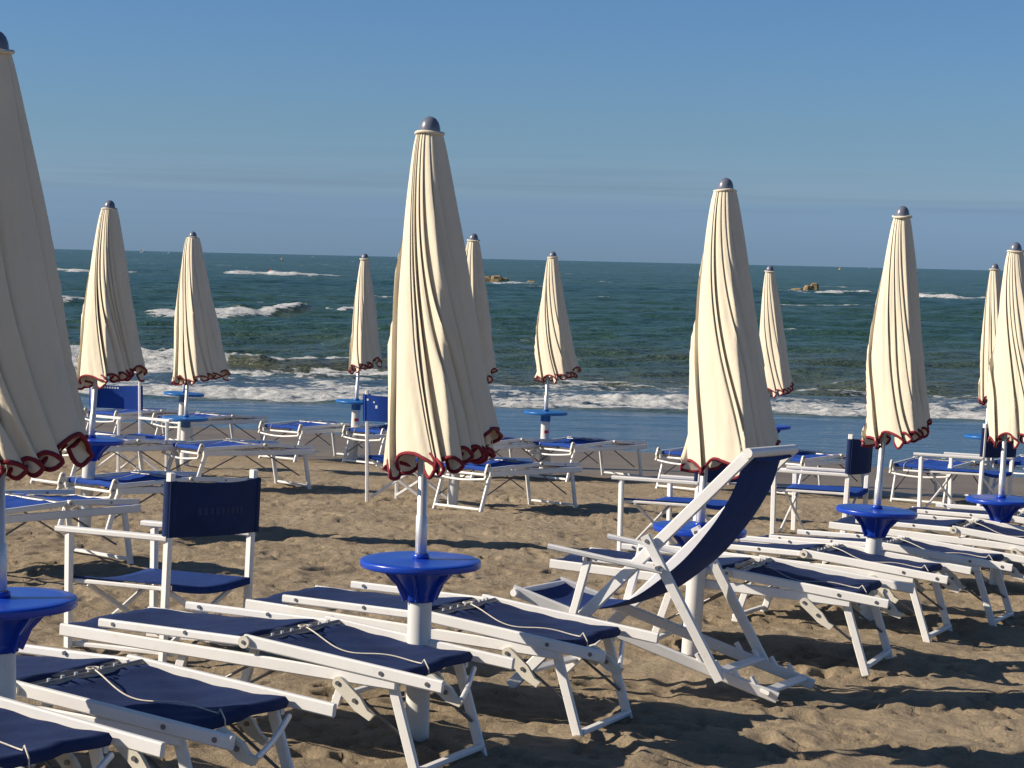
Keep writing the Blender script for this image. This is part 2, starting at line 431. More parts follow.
fn2 = N(nt, 'ShaderNodeMath', operation='MULTIPLY_ADD'); fn2.inputs[1].default_value = 2.8; fn2.inputs[2].default_value = -0.92; L.new(fn.outputs['Fac'], fn2.inputs[0])
fm = N(nt, 'ShaderNodeMath', operation='ADD'); L.new(afo.outputs['Fac'], fm.inputs[0]); L.new(fn2.outputs[0], fm.inputs[1])
fr = ramp(nt, [(0.92, (0, 0, 0)), (1.06, (1, 1, 1))]); 
# ramps clamp at 1: halve first
hf = N(nt, 'ShaderNodeMath', operation='MULTIPLY'); hf.inputs[1].default_value = 0.5; L.new(fm.outputs[0], hf.inputs[0])
fr = ramp(nt, [(0.46, (0, 0, 0)), (0.53, (1, 1, 1))]); L.new(hf.outputs[0], fr.inputs['Fac'])
fo = N(nt, 'ShaderNodeBsdfDiffuse'); fcr = ramp(nt, [(0.35, (0.34, 0.38, 0.42)), (0.62, (0.80, 0.81, 0.80))]); fn5 = N(nt, 'ShaderNodeTexNoise', inputs={'Scale': 5.5, 'Detail': 7.0, 'Roughness': 0.75}); L.new(mpn.outputs[0], fn5.inputs['Vector']); L.new(fn5.outputs['Fac'], fcr.inputs['Fac']); L.new(fcr.outputs[0], fo.inputs['Color'])
afc = N(nt, 'ShaderNodeAttribute', attribute_name='face')
k3 = N(nt, 'ShaderNodeMix', data_type='RGBA'); L.new(afc.outputs['Fac'], k3.inputs['Factor']); L.new(k2.outputs['Result'], k3.inputs['A']); k3.inputs['B'].default_value = (0.082, 0.088, 0.052, 1)
L.new(k3.outputs['Result'], b.inputs['Base Color'])
b.inputs['IOR'].default_value = 1.33; sp = N(nt, 'ShaderNodeMapRange'); sp.inputs['To Min'].default_value = 0.27; sp.inputs['To Max'].default_value = 0.46; L.new(awa.outputs['Fac'], sp.inputs['Value']); L.new(sp.outputs[0], b.inputs['Specular IOR Level'])
rg = N(nt, 'ShaderNodeMapRange'); rg.inputs['To Min'].default_value = 0.22; rg.inputs['To Max'].default_value = 0.14
L.new(awa.outputs['Fac'], rg.inputs['Value']); L.new(rg.outputs[0], b.inputs['Roughness'])
# bump: chop, finer near, coarse far
cd_ = N(nt, 'ShaderNodeCameraData')
w4 = N(nt, 'ShaderNodeTexNoise', inputs={'Scale': 0.16, 'Detail': 8.0, 'Roughness': 0.7}); L.new(mpv.outputs[0], w4.inputs['Vector'])
bs = N(nt, 'ShaderNodeMath', operation='MULTIPLY_ADD'); bs.inputs[1].default_value = 4.0; L.new(w4.outputs['Fac'], bs.inputs[0]); L.new(w1.outputs['Fac'], bs.inputs[2])
st = N(nt, 'ShaderNodeMapRange'); st.inputs['To Min'].default_value = 0.9; st.inputs['To Max'].default_value = 0.25; L.new(awa.outputs['Fac'], st.inputs['Value'])
bp = N(nt, 'ShaderNodeBump', inputs={'Distance': 0.6}); L.new(bs.outputs[0], bp.inputs['Height']); L.new(st.outputs[0], bp.inputs['Strength'])
L.new(bp.outputs['Normal'], b.inputs['Normal'])
bpf = N(nt, 'ShaderNodeBump', inputs={'Distance': 0.25, 'Strength': 0.8}); L.new(fn.outputs['Fac'], bpf.inputs['Height']); L.new(bpf.outputs['Normal'], fo.inputs['Normal'])
ms = N(nt, 'ShaderNodeMixShader'); L.new(fr.outputs[0], ms.inputs[0]); L.new(b.outputs[0], ms.inputs[1]); L.new(fo.outputs[0], ms.inputs[2])
L.new(ms.outputs[0], nt.nodes['Material Output'].inputs['Surface'])

HS = HC - SEA_Z
def seapt(px, py):
    d = ray(px, py); t = HS / -d.z
    p = CAM + d * t
    return p.x, p.y
ts = np.concatenate([-np.geomspace(.36, 6, 25)[::-1], np.arange(-.355, .357, .0011), np.geomspace(.36, 6, 25)])
dr = [24.0]
while dr[-1] < 900: dr.append(dr[-1] + max(0.055, 0.055 * (dr[-1] / 38.0) ** 1.85))
dr = np.array(dr + [1200, 1700, 2500, 4000, 7000, 12000, 25000])
T, D = np.meshgrid(ts, dr)
X = T * D; Y = D
fade = np.clip((D - 34) / 8, 0, 1)
far = np.clip((700 - D) / 400, 0, 1)
warp = 3.0 * fbm(X * .03, Y * .05, 41, 2)
sw = np.sin((Y + .12 * X + warp * 2) * 2 * math.pi / 7.5) * (0.5 + fbm(X * .035, Y * .02, 43, 2)) 
sw2 = np.sin((Y - .25 * X + warp * 3) * 2 * math.pi / 13.0) * (0.5 + fbm(X * .02, Y * .02, 45, 2))
Z = 0.10 * sw + 0.13 * sw2 + 0.16 * fbm(X * .45, Y * .9, 47, 3, 0.55)
Z = Z * fade * far + 0.012 * fbm(X * .8, Y * 2.0, 53, 2) * (1 - fade)
foam = np.zeros_like(X); face = np.zeros_like(X)
def breaker(pts, height, sig_back, sig_front, foam_amt, seed, jag=0.35, back=.45, crest=False):
    """pts: (px, py, weight) along the foot of the wave"""
    P = [seapt(a[0], a[1]) for a in pts]; wt = [a[2] if len(a) > 2 else 1 for a in pts]
    xs = [p[0] for p in P]; ys = [p[1] for p in P]
    yc = np.interp(X, xs, ys) + jag * fbm(X * 0.5, X * 0 + seed, seed, 4, .55) * sig_front * 2
    wv = np.interp(X, xs, wt, left=0, right=0)
    m = wv * (0.9 + 0.5 * fbm(X * 0.45, X * 0 + 3, seed + 3, 3))
    q = Y - yc
    prof = np.where(q < 0, np.exp(-(q / (sig_front * .5)) ** 2), np.exp(-(q / sig_back) ** 2))
    lump = 1 + 0.22 * fbm(X * 2.2, Y * 2.2, seed + 9, 3, .6)
    w2 = .35 + .65 * wv
    fo = np.where(q < 0, np.exp(-(q / (sig_front * w2)) ** 4), np.exp(-(q / (sig_back * back * w2)) ** 2))
    if crest:
        sc = sig_front / 1.7
        fo = np.exp(-((q - .25 * sc) / (sc * (.62 + .6 * fbm(X * .8, X * 0 + 9, seed + 5, 3)))) ** 2)
        if sc < 1.5: fo = np.maximum(fo, .9 * np.exp(-((q + sig_front * 1.5) / .6) ** 2))
        face[:] = np.maximum(face, (.8 if sc < 1.5 else .45) * np.clip(wv * 2, 0, 1) * np.exp(-((q + sig_front * .7) / (sig_front * .75)) ** 4))
    return height * prof * m * lump, foam_amt * fo * np.clip(wv * 6, 0, 1)
BR = [
    ([(-400, 384), (120, 389), (240, 393), (470, 401), (700, 405), (850, 413), (1000, 417), (1500, 430)], 0.13, 1.0, 0.95, 0.90, 101),
    ([(-300, 364, 0), (-200, 364, .8), (60, 364, .9), (140, 364, 1), (200, 364, .9), (228, 364, .3), (245, 362, 0)], 0.40, 2.2, 3.6, 0.80, 111, .15, .3),
    ([(195, 364, 0), (225, 364, .55), (262, 366, .7), (290, 365, .5), (312, 366, .8), (350, 367, .8), (385, 367, .5), (520, 369, 0)], 0.32, 1.5, 1.6, 0.78, 117, .25, .4, True),
    ([(228, 316, 0), (250, 316, .8), (300, 314, .9), (350, 311, .8), (372, 311, 0)], 0.24, 4.5, 3.4, 0.95, 123, .08, .4, True),
    ([(-300, 375, 0), (-200, 376, .6), (200, 377, .5), (420, 382, .6), (640, 386, .4), (800, 392, .6), (1100, 398, .5), (1300, 402, 0)], 0.12, 1.4, 0.9, 0.50, 119, .6),
    ([(155, 312, 0), (165, 313, .5), (185, 316, .35), (205, 316, .95), (235, 316, .9), (262, 315.5, .35), (300, 312, .2), (358, 309, 0)], 0.42, 5.0, 6.0, 0.80, 121, .15, .3),
    ([(30, 270, 0), (55, 270.5, .8), (90, 272, .6), (140, 273, 0)], 0.35, 14.0, 7.0, 0.68, 131),
    ([(224, 273, 0), (235, 274, 1), (262, 274, .8), (290, 275.5, .9), (320, 276, .5), (356, 276, 0)], 0.40, 16.0, 8.0, 0.70, 137),
    ([(788, 294, 0), (815, 294, .3), (850, 293, .6), (870, 294, .8), (885, 296, .2), (905, 297, .3), (930, 298, 1), (960, 299, .9), (990, 300, .2), (1010, 300, 0)], 0.45, 9.0, 5.0, 0.74, 141),
    ([(485, 283, 0), (500, 284, .7), (530, 284, .8), (552, 284, 0)], 0.15, 7.0, 4.0, 0.66, 147),
    ([(590, 297, 0), (600, 297, .5), (612, 297, 0)], 0.10, 5.0, 3.0, 0.6, 153),
    ([(780, 333, 0), (793, 332, .6), (808, 332, 0)], 0.08, 2.0, 1.5, 0.55, 157),
    ([(-200, 306, 0), (-120, 306, .8), (60, 303, .4), (100, 303, 0)], 0.25, 6.0, 4.0, 0.6, 151),
]
BZ = np.zeros_like(X)
for a in BR:
    h, f = breaker(*a); BZ = np.maximum(BZ, h); foam = np.maximum(foam, f)
Z += BZ
# lacy foam behind the first line of wash
x0, y0 = seapt(512, 402); x1_, y1_ = seapt(512, 374)
yl = np.interp(X, [-20, -6, 0, 8, 25], [40.0, 38.9, 38.0, 37.0, 34.5])
q = Y - yl
lac = np.clip(q / 0.6, 0, 1) * np.exp(-np.clip(q - 2.5, 0, None) / 5.0)
foam = np.maximum(foam, lac * (0.54 + 0.34 * fbm(X * .35, Y * 1.3, 61, 4, .6)))
q = yl - Y
foam = np.maximum(foam, np.where(q > 0, 0.18 * np.exp(-q / 1.2), 0))
# scattered whitecaps
wc = fbm(X * .10, Y * .18, 71, 4, .6)
foam = np.maximum(foam, np.clip((wc - 0.52) * 2.5, 0, .55) * np.clip((D - 50) / 20, 0, 1))
Z += np.clip(foam - .3, 0, .5) * np.clip((70 - D) / 20, 0, 1) * 0.14 * fbm(X * 3.5, Y * 3.5, 77, 3, .65)
shallow = np.clip((75 - D) / 30, 0, 1)
wash = np.maximum(np.clip((yl - 0.3 - Y) / 0.8, 0, 1), .75 * np.clip((Y - yl) / .5, 0, 1) * np.clip((6.5 - (Y - yl)) / 3.0, 0, 1))
Z = Z * np.clip((D - 28) / 6, 0.0, 1) + SEA_Z
sea = np_grid('sea', X, Y, Z, M_sea, {'foam': foam, 'shallow': shallow, 'wash': wash, 'face': face})
tag(sea, kind='structure')

# ------------------------------------------------------------------ rocks and boats far out
M_rock = simple('wave worn limestone', (0.34, 0.24, 0.125), 0.9, var=0.5, scale=1.3, bump=1.0, bscale=3.0, dirt=(0.10, 0.08, 0.05))
def rock(name, px, py, wpx, hpx, seed, label, blocks):
    x, y = seapt(px, py); s = y / F
    root = MB()
    rr = random.Random(seed)
    for (bx, bw, bh) in blocks:
        w = wpx * s * bw; h = hpx * s * bh * 2.0; cx = bx * wpx * s
        P = []
        n = 14
        for i in range(9):
            th = math.pi * i / 8; row = []
            for k in range(n):
                ph = 2 * math.pi * k / n
                d = Vector((math.sin(th) * math.cos(ph), math.sin(th) * math.sin(ph), math.cos(th)))
                d = Vector([math.copysign(abs(c) ** 0.6, c) for c in d])
                j = 1 + 0.30 * float(vnoise(np.array(d.x * 2 + seed + bx * 9), np.array(d.y * 2 + d.z * 3), seed))
                row.append(Vector((cx + d.x * w / 2 * j, d.y * w * .45 * j, d.z * h / 2 * j)))
            P.append(row)
        root.grid(P, False, True)
    o = root.build(name, M_rock); o.location = (x, y, SEA_Z)
    tag(o, label, 'rock', 'rocks of the old breakwater in the sea')
    return o
rock('rock', 495, 282, 26, 6.5, 3, 'long tan boulder in the sea right of the big central umbrella', [(-.3, .42, .85), (.05, .5, .95), (.36, .36, .7)])
rock('rock', 531, 283, 9, 3, 4, 'small low dark rock among foam, right of the long tan boulder', [(0, 1, .7)])
rock('rock', 812, 291, 15, 8, 8, 'tan pointed boulder in the sea left of the long right hand whitecap', [(-.2, .7, .7), (.15, .6, 1.0)])
rock('rock', 797, 291, 13, 3.2, 9, 'flat low rock touching the left foot of the pointed boulder', [(0, 1, .9)])

def far_boat(px, py, dist, L_, label, sail):
    d = ray(px, py); t = dist / d.y; p = CAM + d * t
    root = empty('sailboat' if sail else 'motorboat', (p.x, p.y, SEA_Z))
    tag(root, label, 'boat')
    hb = MB(); P = []
    for i in range(9):
        u = i / 8; w = 0.16 * L_ * math.sin(math.pi * min(1, (u * .9 + .1))) ** .6
        P.append([Vector((L_ * (u - .5), w * c, z * L_)) for c, z in ((-1, .12), (-.7, -.02), (0, -.05), (.7, -.02), (1, .12), (0, .11), (-1, .12))])
    hb.grid(P, False); hb.build('hull', M_print, root)
    if sail:
        mb = MB(); mb.tube((0, 0, .1 * L_), (0, 0, 1.35 * L_), .012 * L_, 8); mb.build('mast', M_alu, root)
        sb = MB()
        sb.sheet([[Vector((-.03 * L_ - (1 - v) * .42 * L_ * u, .05 * L_ * math.sin(math.pi * u) * (1 - v), .2 * L_ + v * 1.1 * L_)) for u in (0, .33, .66, 1)] for v in (0, .25, .5, .75, .98)], .01 * L_)
        sb.build('sail', M_print, root)
    else:
        cb = MB(); cb.bar((-.15 * L_, 0, .2 * L_), (.15 * L_, 0, .2 * L_), .2 * L_, .18 * L_); cb.build('cabin', M_print, root)
far_boat(143, 248, 2600, 6.0, 'tiny white sailing boat far out on the horizon', True)
M_orange = simple('orange buoy paint', (0.65, 0.07, 0.03), 0.5)
M_yellow = simple('yellow buoy paint', (0.62, 0.36, 0.05), 0.5)
def buoy(px, py, mat, r, label):
    x, y = seapt(px, py)
    root = empty('buoy', (x, y, SEA_Z)); tag(root, label, 'buoy', 'marker buoys far out')
    b = MB(); b.lathe([(.001, -.4 * r), (.7 * r, -.3 * r), (r, .1 * r), (.85 * r, .5 * r), (.4 * r, .8 * r), (.3 * r, 1.1 * r), (.001, 1.12 * r)], (0, 0, 0), 20); b.build('float', mat, root)
    b = MB(); b.lathe([(.001, 1.1 * r), (.09 * r, 1.1 * r), (.09 * r, 1.8 * r), (.2 * r, 1.85 * r), (.16 * r, 2.1 * r), (.001, 2.15 * r)], (0, 0, 0), 12); b.build('topmark', mat, root)
buoy(271, 271.5, M_orange, .26, 'tiny red buoy floating by the far whitecap, left half of the sea')
buoy(282, 259.5, M_yellow, .6, 'tiny yellow buoy just under the horizon, left of the centre')
buoy(840, 269.6, M_yellow, 1.2, 'tiny yellowish buoy just under the horizon, between the two right front umbrellas')

# ------------------------------------------------------------------ umbrellas
def umbrella(base, tip, label, hem, table, R=0.23, wind=0.14, seed=1, twist=0.55, npl=11, mat_table=None, sticker=False, hem_amp=0.06, rot=0.0, bulge=0.25, wide=1.1):
    g = ground(*base); g.z = gz(g.x, g.y)
    # tip pixel at the depth of the base
    d = ray(*tip); tp = CAM + d * (g.y / d.y)
    axis = tp - g; Ht = axis.length; ax = axis.normalized()
    root = empty('beach_umbrella', g); tag(root, label, 'umbrella', 'closed beach umbrellas in rows')
    def pt(z, dx=0, dy=0): return ax * z + Vector((dx, dy, 0))
    s = Ht / 2.55
    zt = table
    # post
    pb = MB(); pb.tube(pt(-.15), pt(zt - .10), .049, 28); pb.build('base_post', M_post, root)
    if sticker:
        kb = MB(); P = []
        for i in range(2):
            P.append([pt(zt - .235 + .035 * i) + Vector((.0515 * math.sin(a), -.0515 * math.cos(a), 0)) for a in np.linspace(-.2, .9, 8)])
        kb.grid(P); kb.build('sticker', M_sticker, root)
    # table: disc with rounded rim and ribbed funnel under it
    q = ax.to_track_quat('Z', 'X').to_matrix()
    tb = MB()
    r = .247
    tb.lathe([(.021, zt + .018), (.06, zt + .012), (.2, zt + .012), (r - .010, zt + .012), (r - .002, zt + .009), (r, zt + .003), (r, zt - .012), (r - .003, zt - .018),
              (r - .012, zt - .020), (.15, zt - .020)], (0, 0, 0), 64, True, q)
    tt = tb.build('table_top', mat_table or M_blue, root)
    fb = MB()
    if mat_table is not None:
        fb.lathe([(.060, zt - .020), (.056, zt - .03), (.056, zt - .10), (.0495, zt - .10)], (0, 0, 0), 36, True, q)
    else: fb.lathe([(.150, zt - .020), (.125, zt - .042), (.098, zt - .072), (.078, zt - .102), (.064, zt - .128), (.058, zt - .136), (.058, zt - .160), (.0495, zt - .160)], (0, 0, 0), 48, True, q)
    for k in range(0 if mat_table is not None else 6):
        a = 2 * math.pi * (k + .35) / 6; c, s_ = math.cos(a), math.sin(a)
        p0 = q @ Vector((c * .062, s_ * .062, zt - .155)); p1 = q @ Vector((c * .152, s_ * .152, zt - .026))
        pm = q @ Vector((c * .092, s_ * .092, zt - .088))
        fb.bar(p0, pm, .010, .022, (-s_, c, 0)); fb.bar(pm, p1, .010, .022, (-s_, c, 0))
    fu = fb.build('funnel', mat_table or M_blue, root)
    cb = MB(); cb.lathe([(.026, zt + .014), (.034, zt + .014), (.034, zt + .034), (.026, zt + .036)], (0, 0, 0), 24, True, q); cb.build('collar', mat_table or M_blue, root)
    # pole
    ob = MB(); ob.lathe([(.0005, zt - .05), (.0235, zt - .05), (.0235, zt + .19), (.0195, zt + .194), (.0195, Ht - .07), (.0005, Ht - .07)], (0, 0, 0), 22, True, q); ob.build('pole', M_alu, root)
    # canopy
    rr = random.Random(seed); twist *= 1.45
    pb_ = MB()
    ztop = Ht - .065
    # pleat borders: many small folds towards the viewer's side where the cloth was gathered, broad panels elsewhere
    dg = math.radians
    a_lo, a_hi = dg(232 + rr.uniform(-14, 12)), dg(306 + rr.uniform(-10, 12))
    nf = max(4, npl - 6)
    seg = [(dg(160 + rr.uniform(-10, 10)), a_lo)]
    if wide < 1: seg = [(dg(165), dg(205)), (dg(205), a_lo)]
    fr = [rr.uniform(.6, 1.4) for _ in range(nf)]; acc = a_lo
    for q_ in fr:
        nx_ = acc + (a_hi - a_lo) * q_ / sum(fr); seg.append((acc, nx_)); acc = nx_
    rest = seg[0][0] + 2 * math.pi - acc; fr = [1.7, .9, 1.0, .8, .9]
    for q_ in fr:
        nx_ = acc + rest * q_ / sum(fr); seg.append((acc, nx_)); acc = nx_
    npl = len(seg); sh = -twist * .70
    st = [g_[0] + sh for g_ in seg] + [seg[-1][1] + sh]
    dep = [rr.uniform(.85, 1.2) * min(1.1, .50 + .22 / (st[k + 1] - st[k])) for k in range(npl)]
    hz = [rr.uniform(-.5, .5) for _ in range(npl)]
    ph = [rr.uniform(0, 6.28) for _ in range(6)]
    NS = 22; NT = 46; A0 = math.radians(274 + rr.uniform(-8, 8)) + rot
    def R_of(t):
        return R * (0.24 + (1 - bulge) * .76 * t ** .80 + bulge * (0.60 * min(1, t / .62) ** .9 + 0.16 * t ** 1.3))
    def point(k, sv, t):
        a0, a1 = st[k], st[k + 1]; w = a1 - a0
        # the pleat runs out along its face, turns and folds back under itself
        ov = 1 + min(.40 + .60 * t * t, (.14 + .22 * t * t) / w)
        if sv < .62:
            e = sv / .62; a = a0 + w * ov * e; rad = .75 + .27 * (math.sin(e * math.pi / 2)) ** .8
        else:
            e = (sv - .62) / .38; a = a0 + w * (ov - (ov - 1) * e); rad = 1.02 - .27 * (.5 - .5 * math.cos(math.pi * e))
        D_ = dep[k] * (0.55 + 0.6 * t) 
        rad = 1 + (rad - 1) * min(1.25, D_)
        lo = 0.035 * math.sin(17 * a + ph[4] + 4 * math.sin(3 * t + ph[5])) * (.4 + .6 * math.sin(3 * a + ph[3] + 5 * t)) + 0.06 * math.sin(a + ph[0] + 1.3 * t) + 0.05 * math.sin(2 * a + ph[1] - 2 * t) + .025 * math.sin(3 * a + ph[2] + 6 * t)
        A = a + rot + twist * (t ** 1.2) + .12 * math.sin(5 * t + ph[3]) * t + .09 * t * math.sin(2 * a + 5 * t + ph[5]) + .05 * t * math.sin(5 * a - 7 * t + ph[1])
        # slack cloth hangs in flat faces that meet in rounded edges
        fl = (A - A0) % (2 * math.pi / 3) - math.pi / 3
        poly = (.5 / math.cos(fl)) ** .80
        kf = .72 * min(1, .25 + 1.3 * t)
        Rr = 1.05 * R_of(t) * (rad + lo * min(1, 2.5 * t)) * (1 - kf + kf * poly * 1.18)
        # hem: low at the leading edge of each pleat, rising towards the fold
        arch = math.sin(math.pi * min(1, sv / .62)) if sv < .62 else -.55 * math.sin(math.pi * (sv - .62) / .38)
        hh = hem + hem_amp * (1.25 if w > .8 else .72) * arch + hz[k] * .03 + .045 * math.cos(A)
        z = ztop + (hh - ztop) * t
        off = wind * t ** 1.25
        flare = 1 + .10 * max(0, t - .8) / .2 * (.5 + .5 * math.cos(A))
        return ax * z + Vector((Rr * math.cos(A) * flare + off, Rr * math.sin(A) * .92, 0))
    P = []
    for i in range(NT + 1):
        t = (i / NT) ** .9; row = []
        for k in range(npl):
            for j in range(NS): row.append(point(k, j / NS, t))
        P.append(row)
    pb_.grid(P, True, True)
    can = pb_.build('canopy', M_cream, root)
    hb = MB(); hb.path([p + Vector((0, 0, .002)) for p in P[-1]], .0080, 8, True); hb.build('trim', M_trim, can)
    # rolled top collar of cloth and the cap
    rb = MB(); n = 48; c0 = pt(ztop + .004)
    rb.path([c0 + Vector((.055 * math.cos(2 * math.pi * k / n), .055 * math.sin(2 * math.pi * k / n), .004 * math.sin(4 * math.pi * k / n + seed))) for k in range(n)], .0068, 8, True)
    rb.lathe([(.055, 0), (.03, .012), (.001, .014)], c0, 32); rb.build('top_ring', M_cream, can)
    kb = MB(); kb.lathe([(.043, 0), (.043, .012), (.041, .026), (.035, .043), (.025, .056), (.012, .0635), (.0005, .066)], pt(ztop + .006), 32, True, q); kb.build('cap', M_cap, root)
    return root

UMB = 'cream umbrella '
umbrella((2, 830), (-5, 32), 'large closed cream umbrella cut by the left edge, nearest of all', 1.20, .76, .20, .085, 31, .45, 10, None, False, .055, -.30, .2, 1.1)
umbrella((417, 740), (430, 118), 'tallest fully visible closed cream umbrella, just left of the centre, blue table under it', 1.15, .735, .225, .075, 12, .5, 12)
umbrella((690, 660), (726, 179), 'closed cream umbrella right of centre whose hem hangs behind the top of the deck chair', 1.05, .70, .245, .15, 23, .5, 11)
umbrella((867, 622), (903, 207), 'closed cream umbrella with long shaded right fold, second from the right in the front row', 1.14, .69, .205, .11, 34, .5, 11)
umbrella((996, 588), (1016, 243), 'closed cream umbrella at the right edge above a round blue table', 1.07, .62, .22, .13, 45, .45, 11)
umbrella((84, 530), (110, 201), 'closed cream umbrella behind the left edge one, above the bright blue chair back', 1.16, .70, .25, .10, 56, .45, 12)
umbrella((184, 467), (193, 232), 'closed cream umbrella standing before the left breakers, faded low table on its post', .98, .55, .30, .14, 67, .35, 9, M_teal)
umbrella((353, 461), (365, 254), 'small closed cream umbrella left of the big central one, close to the water', 1.13, .72, .19, .05, 78, .4, 10, M_teal, True)
umbrella((452, 508), (474, 234), 'closed cream umbrella mostly hidden behind the big central one', 1.17, .72, .215, .09, 89, .4, 10)
umbrella((543, 477), (553, 252), 'small closed cream umbrella with thin blue table, right of the big central one', 1.14, .74, .23, .13, 91, .5, 10, M_teal, True)
umbrella((768, 490), (770, 266), 'small closed cream umbrella partly hidden behind the one over the deck chair', 1.08, .70, .20, .10, 102, .4, 10)
umbrella((984, 500), (995, 264), 'small closed cream umbrella just left of and behind the right edge one', 1.12, .70, .19, .09, 113, .4, 10, M_teal)
umbrella((180, 452), (193, 256), 'closed cream umbrella hidden behind the left breaker umbrella, only its post and table showing', 1.22, .72, .13, .07, 124, .4, 9, M_teal)

# ------------------------------------------------------------------ sun loungers
def slope_quat(x, y):
    e = .4
    zx = (gz(x + e, y) - gz(x - e, y)) / (2 * e); zy = (gz(x, y + e) - gz(x, y - e)) / (2 * e)
    zx = .5 * zx + .5 * -.022; zy = .5 * zy - .5 * .031
    return Vector((0, 0, 1)).rotation_difference(Vector((-zx, -zy, 1)))

def lounger_proto(extended, front_len=0.0):
    root = empty('sun_lounger')
    hw = .315
    if extended:
        xl, xf, xh, xe = -1.63 - front_len, -.10, -.75, .10
        zl, zh, ze = .385, .440, .362
        xc = -.08; zc = ze + (zh - ze) * (xe - xc) / (xe - xh)
    else:
        xl, xf, xh, xe = -1.27, .02, -.66, .03
        zl, zh, ze = .36, .425, .385
        xc, zc = xe - .03, ze
    # main rails
    for sy in (-1, 1):
        b = MB(); y = sy * hw
        b.bar((xl, y, zl + .005), (xf, y, zl - .035 if extended else zl - .015), .024, .05); b.build('frame_rail', M_white, root)
    for q in ((xl + .015, zl + .005, .015), (xf - .04, zl - .03, .012)):
        b = MB(); b.tube((q[0], -hw, q[1]), (q[0], hw, q[1]), q[2]); b.build('crossbar', M_white, root)
    # seat rails on top, back rails
    yo = hw + .004
    for sy in (-1, 1):
        y = sy * yo
        b = MB()
        if extended: b.bar((xl + .19, y, zl + .054), (xh, y, zh - .003), .026, .034)
        else: b.bar((xl + .02, y, zl + .052), (xh + .0, y, zh + .005), .024, .034)
        sr = b.build('seat_rail', M_white, root)
        for q in ((xl + .26, zl + .056), (xl + .60, zl + .060)):
            b = MB(); b.tube((q[0], y - sy * .02, q[1]), (q[0], y + sy * .017, q[1]), .008, 10); b.build('bolt', M_steel, sr)
        b = MB()
        b.bar((xh - .012, y + sy * .004, zh + .003), (xe, y + sy * .004, ze), .026, .048 if extended else .034)
        br = b.build('back_rail', M_white, root)
        b = MB(); b.tube((xh, y + sy * .012, zh), (xh, y + sy * .034, zh), .024, 20); hi = b.build('hinge', M_nylon, root)
        hb = MB(); hb.tube((xh, y + sy * .03, zh), (xh, y + sy * .038, zh), .008, 12); hb.build('bolt', M_steel, hi)
        if extended:
            for u in (.70, .93): 
                q = xh + (xe - xh) * u; zq = zh + (ze - zh) * u
                hb = MB(); hb.tube((q, y + sy * .012, zq), (q, y + sy * .021, zq), .009, 12); hb.build('bolt', M_steel, br)
    # cross tubes beside the hinge with rivets
    g0, g1 = xh - .05, xh + .055
    z0, z1 = zh - .008, zh + .0
    b = MB(); b.tube((g0, -hw, z0), (g0, hw, z0), .016); b.build('cross_tube', M_steel, root)
    b = MB(); b.tube((xc - .02, -hw, zc - .002), (xc - .02, hw, zc - .002), .014); b.build('cross_tube', M_steel, root)
    b = MB(); b.tube((g1, -hw, z1), (g1, hw, z1), .018); ct = b.build('cross_tube', M_steel, root)
    for k in range(7 if extended else 0):
        y = -hw + .09 + k * .075; b = MB(); b.tube((g1, y, z1 + .012), (g1, y, z1 + .026), .007, 8); b.build('rivet', M_alu, ct)
    # fabrics
    rr = random.Random(3 if extended else 4)
    def sag_sheet(x0, z0, x1, z1, sag, nm, wrap0=True, wrap1=True):
        P = []; n = 18; mrows = 10
        for i in range(n + 1):
            u = i / n; row = []
            for j in range(mrows + 1):
                v = -1 + 2 * j / mrows
                z = z0 + (z1 - z0) * u - sag * math.sin(math.pi * u) ** .7 * (1 - .35 * v * v) + .0045 * math.sin(9 * u + 4 * v + x0 * 3) * (1 - v * v) + .0025 * math.sin(23 * u - 7 * v) + .002 * math.sin(13 * v + 5 * u)
                row.append(Vector((x0 + (x1 - x0) * u, v * (hw - .022), z)))
            P.append(row)
        if wrap0:
            P = [[Vector((p.x - .006, p.y, p.z - .034)) for p in P[0]], [Vector((p.x - .014, p.y, p.z - .014)) for p in P[0]]] + P
        if wrap1:
            P = P + [[Vector((p.x + .014, p.y, p.z - .014)) for p in P[-1]], [Vector((p.x + .006, p.y, p.z - .036)) for p in P[-1]]]
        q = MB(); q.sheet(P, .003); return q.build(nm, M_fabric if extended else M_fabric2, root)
    sag_sheet(xl + .02, zl + .028, g0, z0 + .020, .022, 'seat_fabric')
    fb = sag_sheet(g1 + .02, z1 + .004, xc, zc + .018, .028, 'back_fabric')
    # legs
    def U(x_top, z_top, x_foot, nm):
        for sy in (-1, 1):
            q = MB(); y = sy * (hw - .026)
            q.bar((x_top, y, z_top), (x_foot, y, -.02), .022, .042); q.build('leg', M_white, root)
        q = MB(); q.bar((x_foot - .003, -hw + .037, .024), (x_foot - .003, hw - .037, .024), .034, .022, (1, 0, 0)); q.build('foot_bar', M_white, root)
    U(-.13 if extended else -.02, zl - .03, .0 if extended else .09, 'leg')
    U(-1.05 if extended else -1.16, zl - .01, -1.17 if extended else -1.24, 'leg')
    if not extended:
        pass
    # thin steel struts crossing
    for sy in (-1, 1):
        q = MB(); y = sy * (hw - .045)
        q.tube((-.045 if extended else .05, y, .12), (-.42, y, zl - .02), .0065, 8); q.build('strut', M_steel, root)
        q = MB(); q.tube((-1.12, y, .13), (-.72, y, zl - .02), .0065, 8); q.build('strut', M_steel, root)
